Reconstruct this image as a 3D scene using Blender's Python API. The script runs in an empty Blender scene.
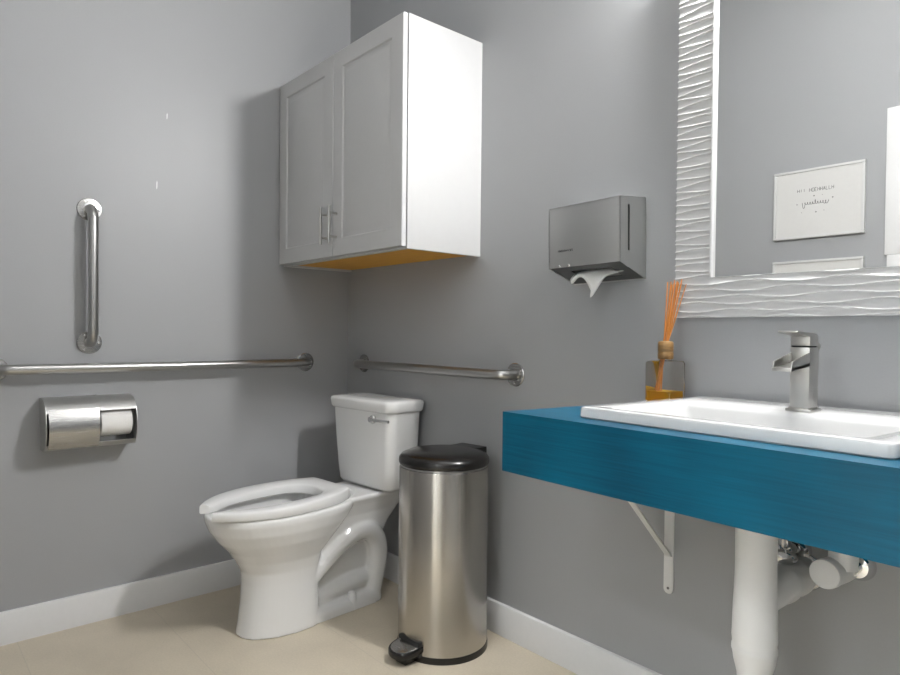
import bpy, bmesh, math, random
from mathutils import Vector, Matrix
random.seed(4)
PI = math.pi
SC = bpy.context.scene
COL = SC.collection

# ------------------------------------------------------------------ materials
def new_mat(name):
    m = bpy.data.materials.new(name); m.use_nodes = True
    nt = m.node_tree
    return m, nt, nt.nodes['Principled BSDF']

def mat(name, col, rough=.5, metal=0.0, spec=.5, coat=0.0, bump=0.0, bscale=60, var=0.0, stretch=(1, 1, 1), aniso=0.0, rvar=0.0, arot=0.0):
    m, nt, b = new_mat(name)
    b.inputs['Base Color'].default_value = (*col, 1)
    b.inputs['Roughness'].default_value = rough
    b.inputs['Metallic'].default_value = metal
    b.inputs['Specular IOR Level'].default_value = spec
    b.inputs['Coat Weight'].default_value = coat
    b.inputs['Coat Roughness'].default_value = .08
    b.inputs['Anisotropic'].default_value = aniso; b.inputs['Anisotropic Rotation'].default_value = arot
    if aniso:
        tg = nt.nodes.new('ShaderNodeTangent'); tg.direction_type = 'RADIAL'; tg.axis = 'Z'; nt.links.new(tg.outputs[0], b.inputs['Tangent'])
    tc = nt.nodes.new('ShaderNodeTexCoord'); mp = nt.nodes.new('ShaderNodeMapping')
    mp.inputs['Scale'].default_value = stretch
    nz = nt.nodes.new('ShaderNodeTexNoise'); nz.inputs['Scale'].default_value = bscale; nz.inputs['Detail'].default_value = 4
    L = nt.links.new
    L(tc.outputs['Object'], mp.inputs['Vector']); L(mp.outputs['Vector'], nz.inputs['Vector'])
    if bump:
        bp = nt.nodes.new('ShaderNodeBump'); bp.inputs['Strength'].default_value = bump; bp.inputs['Distance'].default_value = .002
        L(nz.outputs['Fac'], bp.inputs['Height']); L(bp.outputs['Normal'], b.inputs['Normal'])
    if var:
        cr = nt.nodes.new('ShaderNodeValToRGB')
        cr.color_ramp.elements[0].position = .3; cr.color_ramp.elements[1].position = .7
        cr.color_ramp.elements[0].color = (*[max(0, c*(1-var)) for c in col], 1)
        cr.color_ramp.elements[1].color = (*[min(1, c*(1+var)) for c in col], 1)
        L(nz.outputs['Fac'], cr.inputs['Fac']); L(cr.outputs['Color'], b.inputs['Base Color'])
    if rvar:
        mr = nt.nodes.new('ShaderNodeMapRange')
        mr.inputs['From Min'].default_value = .3; mr.inputs['From Max'].default_value = .7
        mr.inputs['To Min'].default_value = rough-rvar; mr.inputs['To Max'].default_value = rough+rvar
        L(nz.outputs['Fac'], mr.inputs['Value']); L(mr.outputs['Result'], b.inputs['Roughness'])
    return m

M = {}
M['wall'] = mat('grey_wall_paint', (.352, .358, .365), .42, spec=.35, bump=.10, bscale=220, var=.012)
M['added_hall_wall'] = mat('white_added_hall_paint', (.72, .72, .71), .6, bump=.1, bscale=200)  # walls of the added hall
M['ceiling'] = mat('ceiling_paint', (.62, .62, .615), .8, bump=.1, bscale=150)
M['trim'] = mat('white_trim_paint', (.72, .72, .72), .4, var=.01)
M['white_door'] = mat('white_door_paint', (.60, .60, .595), .38, var=.01)
M['cabinet'] = mat('white_cabinet_lacquer', (.52, .52, .52), .34, var=.008)
M['ceramic'] = mat('white_vitreous_china', (.76, .76, .755), .12, coat=.5, var=.006, bscale=8)
M['seat'] = mat('white_seat_plastic', (.77, .77, .765), .22, var=.006, bscale=8)
M['basin'] = mat('white_basin_china', (.66, .66, .658), .1, coat=.4, var=.006, bscale=8)
M['steel'] = mat('brushed_stainless_steel', (.42, .415, .405), .26, 1.0, bscale=12, stretch=(1, 1, 60), rvar=.02, var=.015)
M['can_steel'] = mat('brushed_bin_steel', (.47, .445, .41), .22, 1.0, bscale=12, stretch=(1, 1, .05), rvar=.02, var=.02, aniso=.75, arot=.25)
M['panel_steel'] = mat('brushed_dispenser_steel', (.56, .56, .55), .36, 1.0, bscale=10, stretch=(1, 1, 60), rvar=.02, var=.015)
M['bar_steel'] = mat('satin_grab_bar_steel', (.44, .435, .425), .28, 1.0, bscale=4)
M['nickel'] = mat('brushed_nickel', (.50, .49, .47), .33, 1.0, bscale=90, stretch=(1, 1, .1), rvar=.015, var=.01)
M['chrome'] = mat('chrome', (.75, .75, .75), .06, 1.0, var=.01)
M['dark_steel'] = mat('dark_steel_inside', (.16, .16, .16), .4, .8, var=.05)
M['black'] = mat('black_bin_plastic', (.009, .008, .0075), .25, spec=.5, bump=.05, bscale=200, var=.1)
M['dark'] = mat('dark_plastic_gap', (.012, .012, .012), .6, var=.1)
M['towel'] = mat('white_paper_towel', (.80, .80, .78), .9, bump=.3, bscale=300, var=.02)
M['tissue'] = mat('white_toilet_paper', (.83, .82, .80), .9, bump=.2, bscale=250, var=.02)
M['pvc'] = mat('white_pipe_cover_vinyl', (.74, .74, .735), .38, var=.01, bscale=12)
M['bracket'] = mat('white_bracket_enamel', (.72, .72, .71), .4, var=.01)
M['frame'] = mat('white_carved_mirror_frame', (.53, .53, .528), .30, var=.01)
M['sign_frame'] = mat('white_sign_frame', (.60, .60, .595), .4, var=.01)
M['paper'] = mat('white_sign_paper', (.62, .615, .60), .8, var=.01)
M['ink'] = mat('dark_grey_ink', (.10, .10, .10), .8, var=.05)
M['reed'] = mat('orange_rattan_reed', (.52, .19, .03), .6, bscale=80, stretch=(3, 3, .3), var=.25)
M['collar'] = mat('gold_wood_collar', (.27, .155, .06), .35, metal=.3, bscale=40, stretch=(1, 1, 4), var=.25)
M['door_edge'] = mat('door_knob_nickel', (.55, .54, .52), .3, 1.0, var=.03)
M['hose'] = mat('braided_hose', (.42, .42, .42), .35, .7, bscale=400, bump=.3, var=.2)

def blue_laminate():
    m, nt, b = new_mat('teal_blue_laminate')
    L = nt.links.new
    tc = nt.nodes.new('ShaderNodeTexCoord'); mp = nt.nodes.new('ShaderNodeMapping'); mp.inputs['Scale'].default_value = (6, 60, 260)
    nz = nt.nodes.new('ShaderNodeTexNoise'); nz.inputs['Scale'].default_value = 1.0; nz.inputs['Detail'].default_value = 5
    n2 = nt.nodes.new('ShaderNodeTexNoise'); n2.inputs['Scale'].default_value = 4.0
    mx = nt.nodes.new('ShaderNodeMath'); mx.operation = 'MULTIPLY_ADD'; mx.inputs[1].default_value = .6
    cr = nt.nodes.new('ShaderNodeValToRGB')
    cr.color_ramp.elements[0].position = .55; cr.color_ramp.elements[0].color = (.0, .056, .106, 1)
    cr.color_ramp.elements[1].position = 1.05; cr.color_ramp.elements[1].color = (.0, .106, .186, 1)
    L(tc.outputs['Object'], mp.inputs['Vector']); L(mp.outputs['Vector'], nz.inputs['Vector']); L(tc.outputs['Object'], n2.inputs['Vector'])
    L(nz.outputs['Fac'], mx.inputs[0]); L(n2.outputs['Fac'], mx.inputs[2])
    L(mx.outputs[0], cr.inputs['Fac']); L(cr.outputs['Color'], b.inputs['Base Color'])
    b.inputs['Roughness'].default_value = .34; b.inputs['Specular IOR Level'].default_value = .28
    return m
M['blue'] = blue_laminate()

def amber_wood():
    m, nt, b = new_mat('amber_plywood')
    L = nt.links.new
    tc = nt.nodes.new('ShaderNodeTexCoord'); mp = nt.nodes.new('ShaderNodeMapping'); mp.inputs['Scale'].default_value = (3, 30, 30)
    nz = nt.nodes.new('ShaderNodeTexNoise'); nz.inputs['Scale'].default_value = 3; nz.inputs['Detail'].default_value = 5
    cr = nt.nodes.new('ShaderNodeValToRGB')
    cr.color_ramp.elements[0].color = (.60, .27, .02, 1); cr.color_ramp.elements[1].color = (.80, .43, .05, 1)
    L(tc.outputs['Object'], mp.inputs['Vector']); L(mp.outputs['Vector'], nz.inputs['Vector'])
    L(nz.outputs['Fac'], cr.inputs['Fac']); L(cr.outputs['Color'], b.inputs['Base Color'])
    b.inputs['Roughness'].default_value = .5
    return m
M['amber'] = amber_wood()

def floor_mat():
    m, nt, b = new_mat('beige_vinyl_tile')
    L = nt.links.new
    tc = nt.nodes.new('ShaderNodeTexCoord'); mp = nt.nodes.new('ShaderNodeMapping')
    mp.inputs['Location'].default_value = (0.13, .838, 0)
    br = nt.nodes.new('ShaderNodeTexBrick')
    br.offset = 0.5
    br.inputs['Scale'].default_value = 1.0
    br.inputs['Brick Width'].default_value = .83; br.inputs['Row Height'].default_value = .414
    br.inputs['Mortar Size'].default_value = .0016; br.inputs['Mortar Smooth'].default_value = .3
    br.inputs['Color1'].default_value = (.56, .495, .39, 1); br.inputs['Color2'].default_value = (.55, .485, .38, 1)
    br.inputs['Mortar'].default_value = (.50, .445, .355, 1)
    nz = nt.nodes.new('ShaderNodeTexNoise'); nz.inputs['Scale'].default_value = 7; nz.inputs['Detail'].default_value = 6
    n2 = nt.nodes.new('ShaderNodeTexNoise'); n2.inputs['Scale'].default_value = 160; n2.inputs['Detail'].default_value = 3
    ad = nt.nodes.new('ShaderNodeMath'); ad.operation = 'ADD'
    mr = nt.nodes.new('ShaderNodeMapRange'); mr.inputs['From Min'].default_value = .6; mr.inputs['From Max'].default_value = 1.4
    mr.inputs['To Min'].default_value = .9; mr.inputs['To Max'].default_value = 1.1
    mx = nt.nodes.new('ShaderNodeMix'); mx.data_type = 'RGBA'; mx.blend_type = 'MULTIPLY'; mx.inputs['Factor'].default_value = 1
    L(tc.outputs['Object'], mp.inputs['Vector']); L(mp.outputs['Vector'], br.inputs['Vector'])
    L(tc.outputs['Object'], nz.inputs['Vector']); L(tc.outputs['Object'], n2.inputs['Vector'])
    L(nz.outputs['Fac'], ad.inputs[0]); L(n2.outputs['Fac'], ad.inputs[1]); L(ad.outputs[0], mr.inputs['Value'])
    L(br.outputs['Color'], mx.inputs['A']); L(mr.outputs['Result'], mx.inputs['B'])
    L(mx.outputs['Result'], b.inputs['Base Color'])
    b.inputs['Roughness'].default_value = .42
    return m
M['floor'] = floor_mat()

def glass(name, col, rough=0.0, ior=1.45, metal=0):
    m, nt, b = new_mat(name)
    b.inputs['Base Color'].default_value = (*col, 1); b.inputs['Roughness'].default_value = rough
    b.inputs['Transmission Weight'].default_value = 1; b.inputs['IOR'].default_value = ior
    return m
def thin_glass(name, tint, f, body=0.0, bodycol=(1, 1, 1)):
    """thin clear wall: mostly see-through, fresnel gloss, a little scattering"""
    m, nt, b = new_mat(name); L = nt.links.new
    out = nt.nodes['Material Output']; nt.nodes.remove(b)
    tr = nt.nodes.new('ShaderNodeBsdfTransparent'); tr.inputs['Color'].default_value = (*tint, 1)
    gl = nt.nodes.new('ShaderNodeBsdfGlossy'); gl.inputs['Roughness'].default_value = .03
    fr = nt.nodes.new('ShaderNodeFresnel'); fr.inputs['IOR'].default_value = f
    mx = nt.nodes.new('ShaderNodeMixShader')
    L(fr.outputs[0], mx.inputs[0]); L(tr.outputs[0], mx.inputs[1]); L(gl.outputs[0], mx.inputs[2])
    last = mx
    if body:
        tl = nt.nodes.new('ShaderNodeBsdfTranslucent'); tl.inputs['Color'].default_value = (*bodycol, 1)
        df = nt.nodes.new('ShaderNodeBsdfDiffuse'); df.inputs['Color'].default_value = (*bodycol, 1)
        m1 = nt.nodes.new('ShaderNodeMixShader'); L(tl.outputs[0], m1.inputs[1]); L(df.outputs[0], m1.inputs[2])
        m2 = nt.nodes.new('ShaderNodeMixShader'); m2.inputs[0].default_value = body
        L(mx.outputs[0], m2.inputs[1]); L(m1.outputs[0], m2.inputs[2]); last = m2
    L(last.outputs[0], out.inputs['Surface'])
    return m
M['glass'] = thin_glass('clear_bottle_glass', (.985, .988, .98), 1.38, .012, (.8, .82, .75))
M['oil'] = thin_glass('amber_fragrance_oil', (.97, .74, .14), 1.3, .5, (.95, .60, .04))
M['mirror'], nt_, b_ = new_mat('silvered_mirror')
b_.inputs['Base Color'].default_value = (.88, .885, .88, 1); b_.inputs['Metallic'].default_value = 1; b_.inputs['Roughness'].default_value = 0.0
def emit(name, col, s):
    m, nt, b = new_mat(name)
    b.inputs['Base Color'].default_value = (.8, .8, .8, 1)
    b.inputs['Emission Color'].default_value = (*col, 1); b.inputs['Emission Strength'].default_value = s
    return m
M['globe'] = emit('lit_opal_globe', (1, .995, .985), 320)
M['hall_fill_panel'] = emit('hall_fill_diffuser', (.94, .975, 1), 26)  # glow of the fill panel added in the hall
M['panel'] = emit('ceiling_fill_diffuser', (1, 1, 1), 2.6)  # weak ambient fill added on the washroom ceiling

# ------------------------------------------------------------------ mesh helpers
def bm_new(): return bmesh.new()
def quad_box(bm, x0, x1, y0, y1, z0, z1, bev=0.0, seg=2):
    t = bmesh.new()
    vs = [t.verts.new((x, y, z)) for x in (x0, x1) for y in (y0, y1) for z in (z0, z1)]
    for f in ((0, 1, 3, 2), (4, 6, 7, 5), (0, 4, 5, 1), (2, 3, 7, 6), (0, 2, 6, 4), (1, 5, 7, 3)):
        t.faces.new([vs[i] for i in f])
    bmesh.ops.recalc_face_normals(t, faces=t.faces)
    if bev: bmesh.ops.bevel(t, geom=list(t.edges), offset=bev, segments=seg, profile=.6, affect='EDGES', clamp_overlap=True)
    merge(bm, t)
def merge(bm, t, mtx=None):
    if mtx is not None: bmesh.ops.transform(t, matrix=mtx, verts=t.verts)
    me = bpy.data.meshes.new('tmp'); t.to_mesh(me); t.free(); bm.from_mesh(me); bpy.data.meshes.remove(me)
def loft(bm, rings, cap0=True, cap1=True, closed=True):
    R = [[bm.verts.new(p) for p in r] for r in rings]
    n = len(R[0])
    for a, b in zip(R, R[1:]):
        for i in range(n if closed else n-1):
            j = (i+1) % n
            bm.faces.new((a[i], a[j], b[j], b[i]))
    if cap0: bm.faces.new(list(reversed(R[0])))
    if cap1: bm.faces.new(R[-1])
    return R
def frames(path):
    P = [Vector(p) for p in path]; out = []; n = len(P)
    up = None
    for i in range(n):
        t = (P[min(i+1, n-1)]-P[max(i-1, 0)]).normalized()
        if up is None:
            up = Vector((0, 0, 1)) if abs(t.z) < .9 else Vector((0, 1, 0))
        s = t.cross(up).normalized(); up = s.cross(t).normalized()
        out.append((P[i], s, up))
    return out
def tube(bm, path, r, n=16, caps=True):
    rings = []
    fr = frames(path)
    for k, (p, s, u) in enumerate(fr):
        rr = r[k] if isinstance(r, (list, tuple)) else r
        rings.append([p+s*(rr*math.cos(2*PI*i/n))+u*(rr*math.sin(2*PI*i/n)) for i in range(n)])
    loft(bm, rings, caps, caps)
def lathe(bm, prof, c=(0, 0, 0), n=32, axis='z', cap=True):
    rings = []
    for r, h in prof:
        ring = []
        for i in range(n):
            a = 2*PI*i/n
            x, y = r*math.cos(a), r*math.sin(a)
            p = {'z': (x, y, h), 'y': (x, -h, y), 'x': (h, x, y)}[axis]
            ring.append((p[0]+c[0], p[1]+c[1], p[2]+c[2]))
        rings.append(ring)
    loft(bm, rings, cap, cap)
def prism(bm, poly, axis, a0, a1, bev=0.0, seg=2):
    """poly = 2-D outline; axis = the direction it is extruded along"""
    t = bmesh.new()
    def P(u, v, a): return {'x': (a, u, v), 'y': (u, a, v), 'z': (u, v, a)}[axis]
    A = [t.verts.new(P(u, v, a0)) for u, v in poly]; B = [t.verts.new(P(u, v, a1)) for u, v in poly]
    n = len(poly)
    for i in range(n): t.faces.new((A[i], A[(i+1) % n], B[(i+1) % n], B[i]))
    t.faces.new(list(reversed(A))); t.faces.new(B)
    bmesh.ops.recalc_face_normals(t, faces=t.faces)
    if bev: bmesh.ops.bevel(t, geom=list(t.edges), offset=bev, segments=seg, profile=.6, affect='EDGES', clamp_overlap=True)
    merge(bm, t)
def arc(c, r, a0, a1, n):
    return [(c[0]+r*math.cos(math.radians(a0+(a1-a0)*i/n)), c[1]+r*math.sin(math.radians(a0+(a1-a0)*i/n))) for i in range(n+1)]
def rrect(hx, hy, r, n=6, cx=0, cy=0):
    out = []
    for sx, sy, a in ((1, 1, 0), (-1, 1, 90), (-1, -1, 180), (1, -1, 270)):
        out += arc((cx+sx*(hx-r), cy+sy*(hy-r)), r, a, a+90, n)
    return out
def spline(pts, n=8):
    """Catmull-Rom through the points"""
    P = [Vector(p) for p in pts]; out = []
    for i in range(len(P)-1):
        a, b, c, d = P[max(i-1, 0)], P[i], P[i+1], P[min(i+2, len(P)-1)]
        for k in range(n):
            t = k/n
            out.append(.5*((2*b)+(c-a)*t+(2*a-5*b+4*c-d)*t*t+(3*b-a-3*c+d)*t**3))
    out.append(P[-1]); return out

WL = {}
def obj(name, bm, m, parent=None, local=False, smooth=35, recalc=True):
    if recalc: bmesh.ops.recalc_face_normals(bm, faces=bm.faces)
    if parent is not None and not local:
        bmesh.ops.translate(bm, verts=bm.verts, vec=-Vector(WL[parent.name]))
    me = bpy.data.meshes.new(name); bm.to_mesh(me); bm.free()
    me.materials.append(M[m])
    if smooth:
        me.shade_smooth(); me.set_sharp_from_angle(angle=math.radians(smooth))
    o = bpy.data.objects.new(name, me); COL.objects.link(o)
    if parent is not None:
        o.parent = parent; WL[o.name] = WL[parent.name]
    else: WL[o.name] = (0, 0, 0)
    return o
def thing(name, label, cat, loc=(0, 0, 0), rz=0, group=None):
    o = bpy.data.objects.new(name, None); COL.objects.link(o); o.empty_display_size = .05
    o.location = loc; o.rotation_euler = (0, 0, rz); WL[o.name] = loc
    tag(o, label, cat, group); return o
def tag(o, label, cat, group=None):
    o['label'] = label; o['category'] = cat
    if group: o['group'] = group
    return o
def struct(name, bm, m, smooth=0, parent=None):
    o = obj(name, bm, m, parent, smooth=smooth)
    if parent is None: o['kind'] = 'structure'
    return o
def rebase(o, p):
    """put the origin of a one-mesh thing at p"""
    o.data.transform(Matrix.Translation(-Vector(p))); o.location = p
def add_mod_remesh(o, vox, smooth_it=6):
    r = o.modifiers.new('Remesh', 'REMESH'); r.mode = 'VOXEL'; r.voxel_size = vox; r.use_smooth_shade = True
    s = o.modifiers.new('Smooth', 'SMOOTH'); s.iterations = smooth_it; s.factor = .5

# ------------------------------------------------------------------ room shell
XR, YF, ZC = 3.05, -1.86, 2.90; YH = -3.5      # right wall, opposite wall, ceiling
b = bm_new(); quad_box(b, -.1, XR+.1, YH-.1, .1, -.06, 0); struct('floor', b, 'floor')
b = bm_new(); quad_box(b, -.1, XR+.1, YH-.1, .1, ZC, ZC+.06); struct('ceiling', b, 'ceiling')
b = bm_new(); quad_box(b, -.1, 0, YF-.1, .1, 0, ZC); struct('wall_left', b, 'wall')
b = bm_new(); quad_box(b, 0, XR, 0, .1, 0, ZC); struct('wall_back', b, 'wall')
b = bm_new(); quad_box(b, XR, XR+.1, YF-.1, .1, 0, ZC); struct('wall_right', b, 'wall')
DX0, DX1, DZ = 1.646, 2.50, 2.0
b = bm_new()
quad_box(b, 0, DX0, YF-.1, YF, 0, ZC); quad_box(b, DX1, XR, YF-.1, YF, 0, ZC); quad_box(b, DX0, DX1, YF-.1, YF, DZ, ZC)
struct('wall_front', b, 'wall')
def baseboard(name, pts_axis):
    b = bm_new()
    prof = [(0, 0), (.0125, 0), (.0125, .1), (.0105, .1045), (.005, .106), (0, .106)]
    ax, a0, a1, sgn, off = pts_axis
    prism(b, [(off+sgn*u, v) for u, v in prof], ax, a0, a1)
    return struct(name, b, 'trim', smooth=30)
baseboard('baseboard_left', ('y', YF, 0, 1, 0))
baseboard('baseboard_back', ('x', .0125, XR, -1, 0))
baseboard('baseboard_front', ('x', .0125, DX0-.066, 1, YF))
baseboard('baseboard_right', ('y', YF, -.0125, -1, XR))
# added hall beyond the opened doorway, for frontal fill (its casing shows in the mirror)
b = bm_new(); quad_box(b, -.1, .6, YH-.1, YF-.1, 0, ZC); struct('wall_added_hall_left', b, 'added_hall_wall')
b = bm_new(); quad_box(b, XR, XR+.1, YH-.1, YF-.1, 0, ZC); struct('wall_added_hall_right', b, 'added_hall_wall')
b = bm_new(); quad_box(b, .6, XR, YH-.1, YH, 0, ZC); struct('wall_added_hall_back', b, 'added_hall_wall')
b = bm_new(); quad_box(b, DX0+.004, DX1-.004, YF-.06, YF-.02, .008, DZ-.004, .002)
d = struct('door_1', b, 'white_door', 30); d['label'] = 'white panel door standing open into the added hall'
b = bm_new()
for (z0, z1) in ((.14, .92), (1.02, 1.86)):
    for (x0, x1) in ((DX0+.11, DX0+.40), (DX0+.47, DX1-.11)):
        for q in ((x0, x1, z0, z0+.02), (x0, x1, z1-.02, z1), (x0, x0+.02, z0, z1), (x1-.02, x1, z0, z1)):
            quad_box(b, q[0], q[1], YF-.021, YF-.013, q[2], q[3], .003)
obj('door_panel_moulding', b, 'white_door', d)
b = bm_new(); lathe(b, [(.026, 0), (.026, .006), (.011, .012), (.011, .035), (.026, .045), (.029, .058), (.022, .07), (.0, .072)], (DX1-.07, YF-.02, 1.0), 24, 'y')
for v in b.verts: v.co.y = 2*(YF-.02)-v.co.y
obj('door_knob', b, 'door_edge', d)
b = bm_new()
quad_box(b, DX0-.064, DX0, YF, YF+.016, 1.385, DZ+.038, .004); quad_box(b, DX0-.054, DX0, YF, YF+.016, 0, 1.385, .004)
quad_box(b, DX1, DX1+.064, YF, YF+.016, 0, DZ+.038, .004); quad_box(b, DX0, DX1, YF, YF+.016, DZ-.026, DZ+.038, .004)
struct('trim_1', b, 'trim', 30)
# swing the leaf open about its hinge edge, letting the hall fill in
d.matrix_world = Matrix.Translation((DX1, YF-.06, 0)) @ Matrix.Rotation(math.radians(95), 4, 'Z') @ Matrix.Translation((-DX1, -(YF-.06), 0))

# small pale scuffs on the left wall: paint chips with a shape of their own
for (y, z, h) in ((-.785, 1.806, .024), (-.820, 1.548, .032)):
    b = bm_new()
    prism(b, [(y-.0016, z-h/2), (y+.0010, z-h/2+.004), (y+.0018, z+h/2-.006), (y, z+h/2), (y-.0018, z+h*.2)], 'x', 0, .0004)
    s = obj('wall_scuff', b, 'trim'); s.name = 'wall_scuff'; s['kind'] = 'structure'

# ------------------------------------------------------------------ vanity lamp and added ceiling fill panels (above the frame)
t = thing('vanity_light', 'vanity lamp with three lit opal globes above the mirror', 'wall lamp', (2.02, 0, 2.22))
b = bm_new(); quad_box(b, 1.68, 2.36, -.022, 0, 2.18, 2.27, .006); obj('backplate', b, 'nickel', t)
for x in (1.90, 2.06, 2.22):
    b = bm_new(); tube(b, spline([(x, -.02, 2.225), (x, -.06, 2.23), (x, -.085, 2.22), (x, -.088, 2.20)], 6), .010, 12); obj('lamp_arm', b, 'nickel', t)
    b = bm_new(); lathe(b, [(.001, 2.205), (.016, 2.203), (.034, 2.185), (.040, 2.16), (.034, 2.135), (.017, 2.122), (.001, 2.12)], (x, -.088, 0), 24); obj('globe', b, 'globe', t)
def fill_panel_light(label, cx_, cy_, hx, hy, m):  # unseen glowing panel, added to raise the fill
    t = thing('ceiling_fill_light', label, 'added fill lamp', (cx_, cy_, ZC))
    for q in ((-hx-.03, hx+.03, -hy-.03, -hy), (-hx-.03, hx+.03, hy, hy+.03), (-hx-.03, -hx, -hy, hy), (hx, hx+.03, -hy, hy)):
        b = bm_new(); quad_box(b, cx_+q[0], cx_+q[1], cy_+q[2], cy_+q[3], ZC-.03, ZC, .003); obj('frame_bar', b, 'trim', t)
    b = bm_new(); quad_box(b, cx_-hx, cx_+hx, cy_-hy, cy_+hy, ZC-.02, ZC-.012); obj('diffuser', b, m, t, smooth=0)
fill_panel_light('square lit fill panel added on the washroom ceiling', 1.55, -.98, .30, .30, 'panel')  # added for ambient fill
fill_panel_light('large lit fill panel added in the hall outside the doorway', 2.0, -2.75, .6, .45, 'hall_fill_panel')  # added frontal fill through the doorway

# ------------------------------------------------------------------ wall cabinet
def cabinet():
    X0, X1, D, Z0, Z1 = .008, .856, -.3205, 1.2855, 2.027
    t = thing('wall_cabinet', 'white two-door wall cabinet hung in the corner above the toilet', 'cabinet', ((X0+X1)/2, -.16, Z0))
    w = .016
    b = bm_new()
    quad_box(b, X0, X0+w, D, 0, Z0, Z1, .0008); quad_box(b, X1-w, X1, D, 0, Z0, Z1, .0012)
    quad_box(b, X0+w, X1-w, D, 0, Z1-w, Z1); quad_box(b, X0+w, X1-w, -.008, 0, Z0+.03, Z1-w)
    quad_box(b, X0+w, X1-w, D, D+.018, Z0, Z0+.022, .0008)
    obj('cabinet_body', b, 'cabinet', t)
    b = bm_new(); quad_box(b, X0+w, X1-w, D+.018, 0, Z0+.008, Z0+.02); o = obj('bottom_panel', b, 'amber', t); o['label'] = 'amber wood underside'
    b = bm_new(); quad_box(b, X0+w, X1-w, D+.01, -.01, 1.64, 1.656); obj('shelf', b, 'cabinet', t)
    xm = (X0+X1)/2
    for side in (0, 1):
        x0, x1 = (X0, xm-.0015) if side == 0 else (xm+.0015, X1-.0015)
        y1 = D-.0045; y0 = y1-.0165; z0, z1 = Z0+.006, Z1-.002
        # raised-panel door as a relief of nested frames
        def ring(ins, y): return [(x0+ins, y, z0+ins), (x1-ins, y, z0+ins), (x1-ins, y, z1-ins), (x0+ins, y, z1-ins)]
        b = bm_new()
        prof = [(0, y1), (0, y0+.003), (.001, y0+.001), (.003, y0), (.060, y0), (.0625, y0+.0016), (.0645, y0+.0042), (.070, y0+.0050), (.078, y0+.0042), (.090, y0+.0012), (.093, y0+.0006)]
        loft(b, [ring(i, y) for i, y in prof])
        dr = obj('cabinet_door', b, 'cabinet', t, smooth=25)
        hx = (xm-.030) if side == 0 else (xm+.030)
        b = bm_new()
        tube(b, [(hx, y0-.032, 1.334), (hx, y0-.032, 1.470)], .0058, 14)
        for z in (1.360, 1.444): tube(b, [(hx, y0+.001, z), (hx, y0-.032, z)], .0042, 12)
        obj('handle', b, 'nickel', dr)
    for z in (1.37, 1.93):
        b = bm_new(); quad_box(b, X1-.05, X1-.012, D-.0046, D+.0005, z-.02, z+.02)
        obj('hinge', b, 'nickel', t)
cabinet()

# ------------------------------------------------------------------ grab bars
def grab_bar(label, p0, p1, n, loc):
    """p0, p1 on the wall; n = direction into the room"""
    t = thing('grab_bar', label, 'grab bar', loc, 0, 'grab bars around the toilet')
    n = Vector(n); p0 = Vector(p0); p1 = Vector(p1); d = (p1-p0).normalized()
    R, so, r = .042, .057, .0166
    path = [p0+n*.003]
    for i in range(9):
        a = PI/2*i/8
        path.append(p0+n*(so-R+R*math.sin(a))+d*(R-R*math.cos(a)))
    for i in range(9):
        a = PI/2*(1-i/8)
        path.append(p1+n*(so-R+R*math.sin(a))-d*(R-R*math.cos(a)))
    path.append(p1+n*.003)
    b = bm_new(); tube(b, path, r, 24); obj('bar', b, 'bar_steel', t)
    for p in (p0, p1):
        b = bm_new(); s = n.cross(d)
        for (ra, h0) in ((0, 0),):
            rings = []
            for rr, h in ((.039, 0), (.039, .0028), (.037, .0042), (.024, .0052), (.021, .0056), (.016, .0056)):
                rings.append([p+n*h+d*(rr*math.cos(2*PI*i/32))+s*(rr*math.sin(2*PI*i/32)) for i in range(32)])
            loft(b, rings)
        fl = obj('flange', b, 'steel', t, smooth=15)
        for k in range(3):
            b = bm_new()
            a = 2*PI*k/3+.5
            q = p+d*(.029*math.cos(a))+s*(.029*math.sin(a))
            rings = []
            for rr, h in ((.0042, .004), (.0042, .0058), (.003, .0066), (.001, .0068)):
                rings.append([q+n*h+d*(rr*math.cos(2*PI*i/12))+s*(rr*math.sin(2*PI*i/12)) for i in range(12)])
            loft(b, rings)
            obj('screw', b, 'chrome', fl)
grab_bar('long horizontal steel grab bar on the left wall above the paper holder', (0, -.2136, .887), (0, -1.312, .887), (1, 0, 0), (0, -.75, .887))
grab_bar('short vertical steel grab bar on the left wall', (0, -1.041, .972), (0, -1.041, 1.429), (1, 0, 0), (0, -1.041, .972))
grab_bar('horizontal steel grab bar on the back wall behind the toilet tank', (.1323, 0, .882), (1.0316, 0, .882), (0, -1, 0), (.58, 0, .882))

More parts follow.
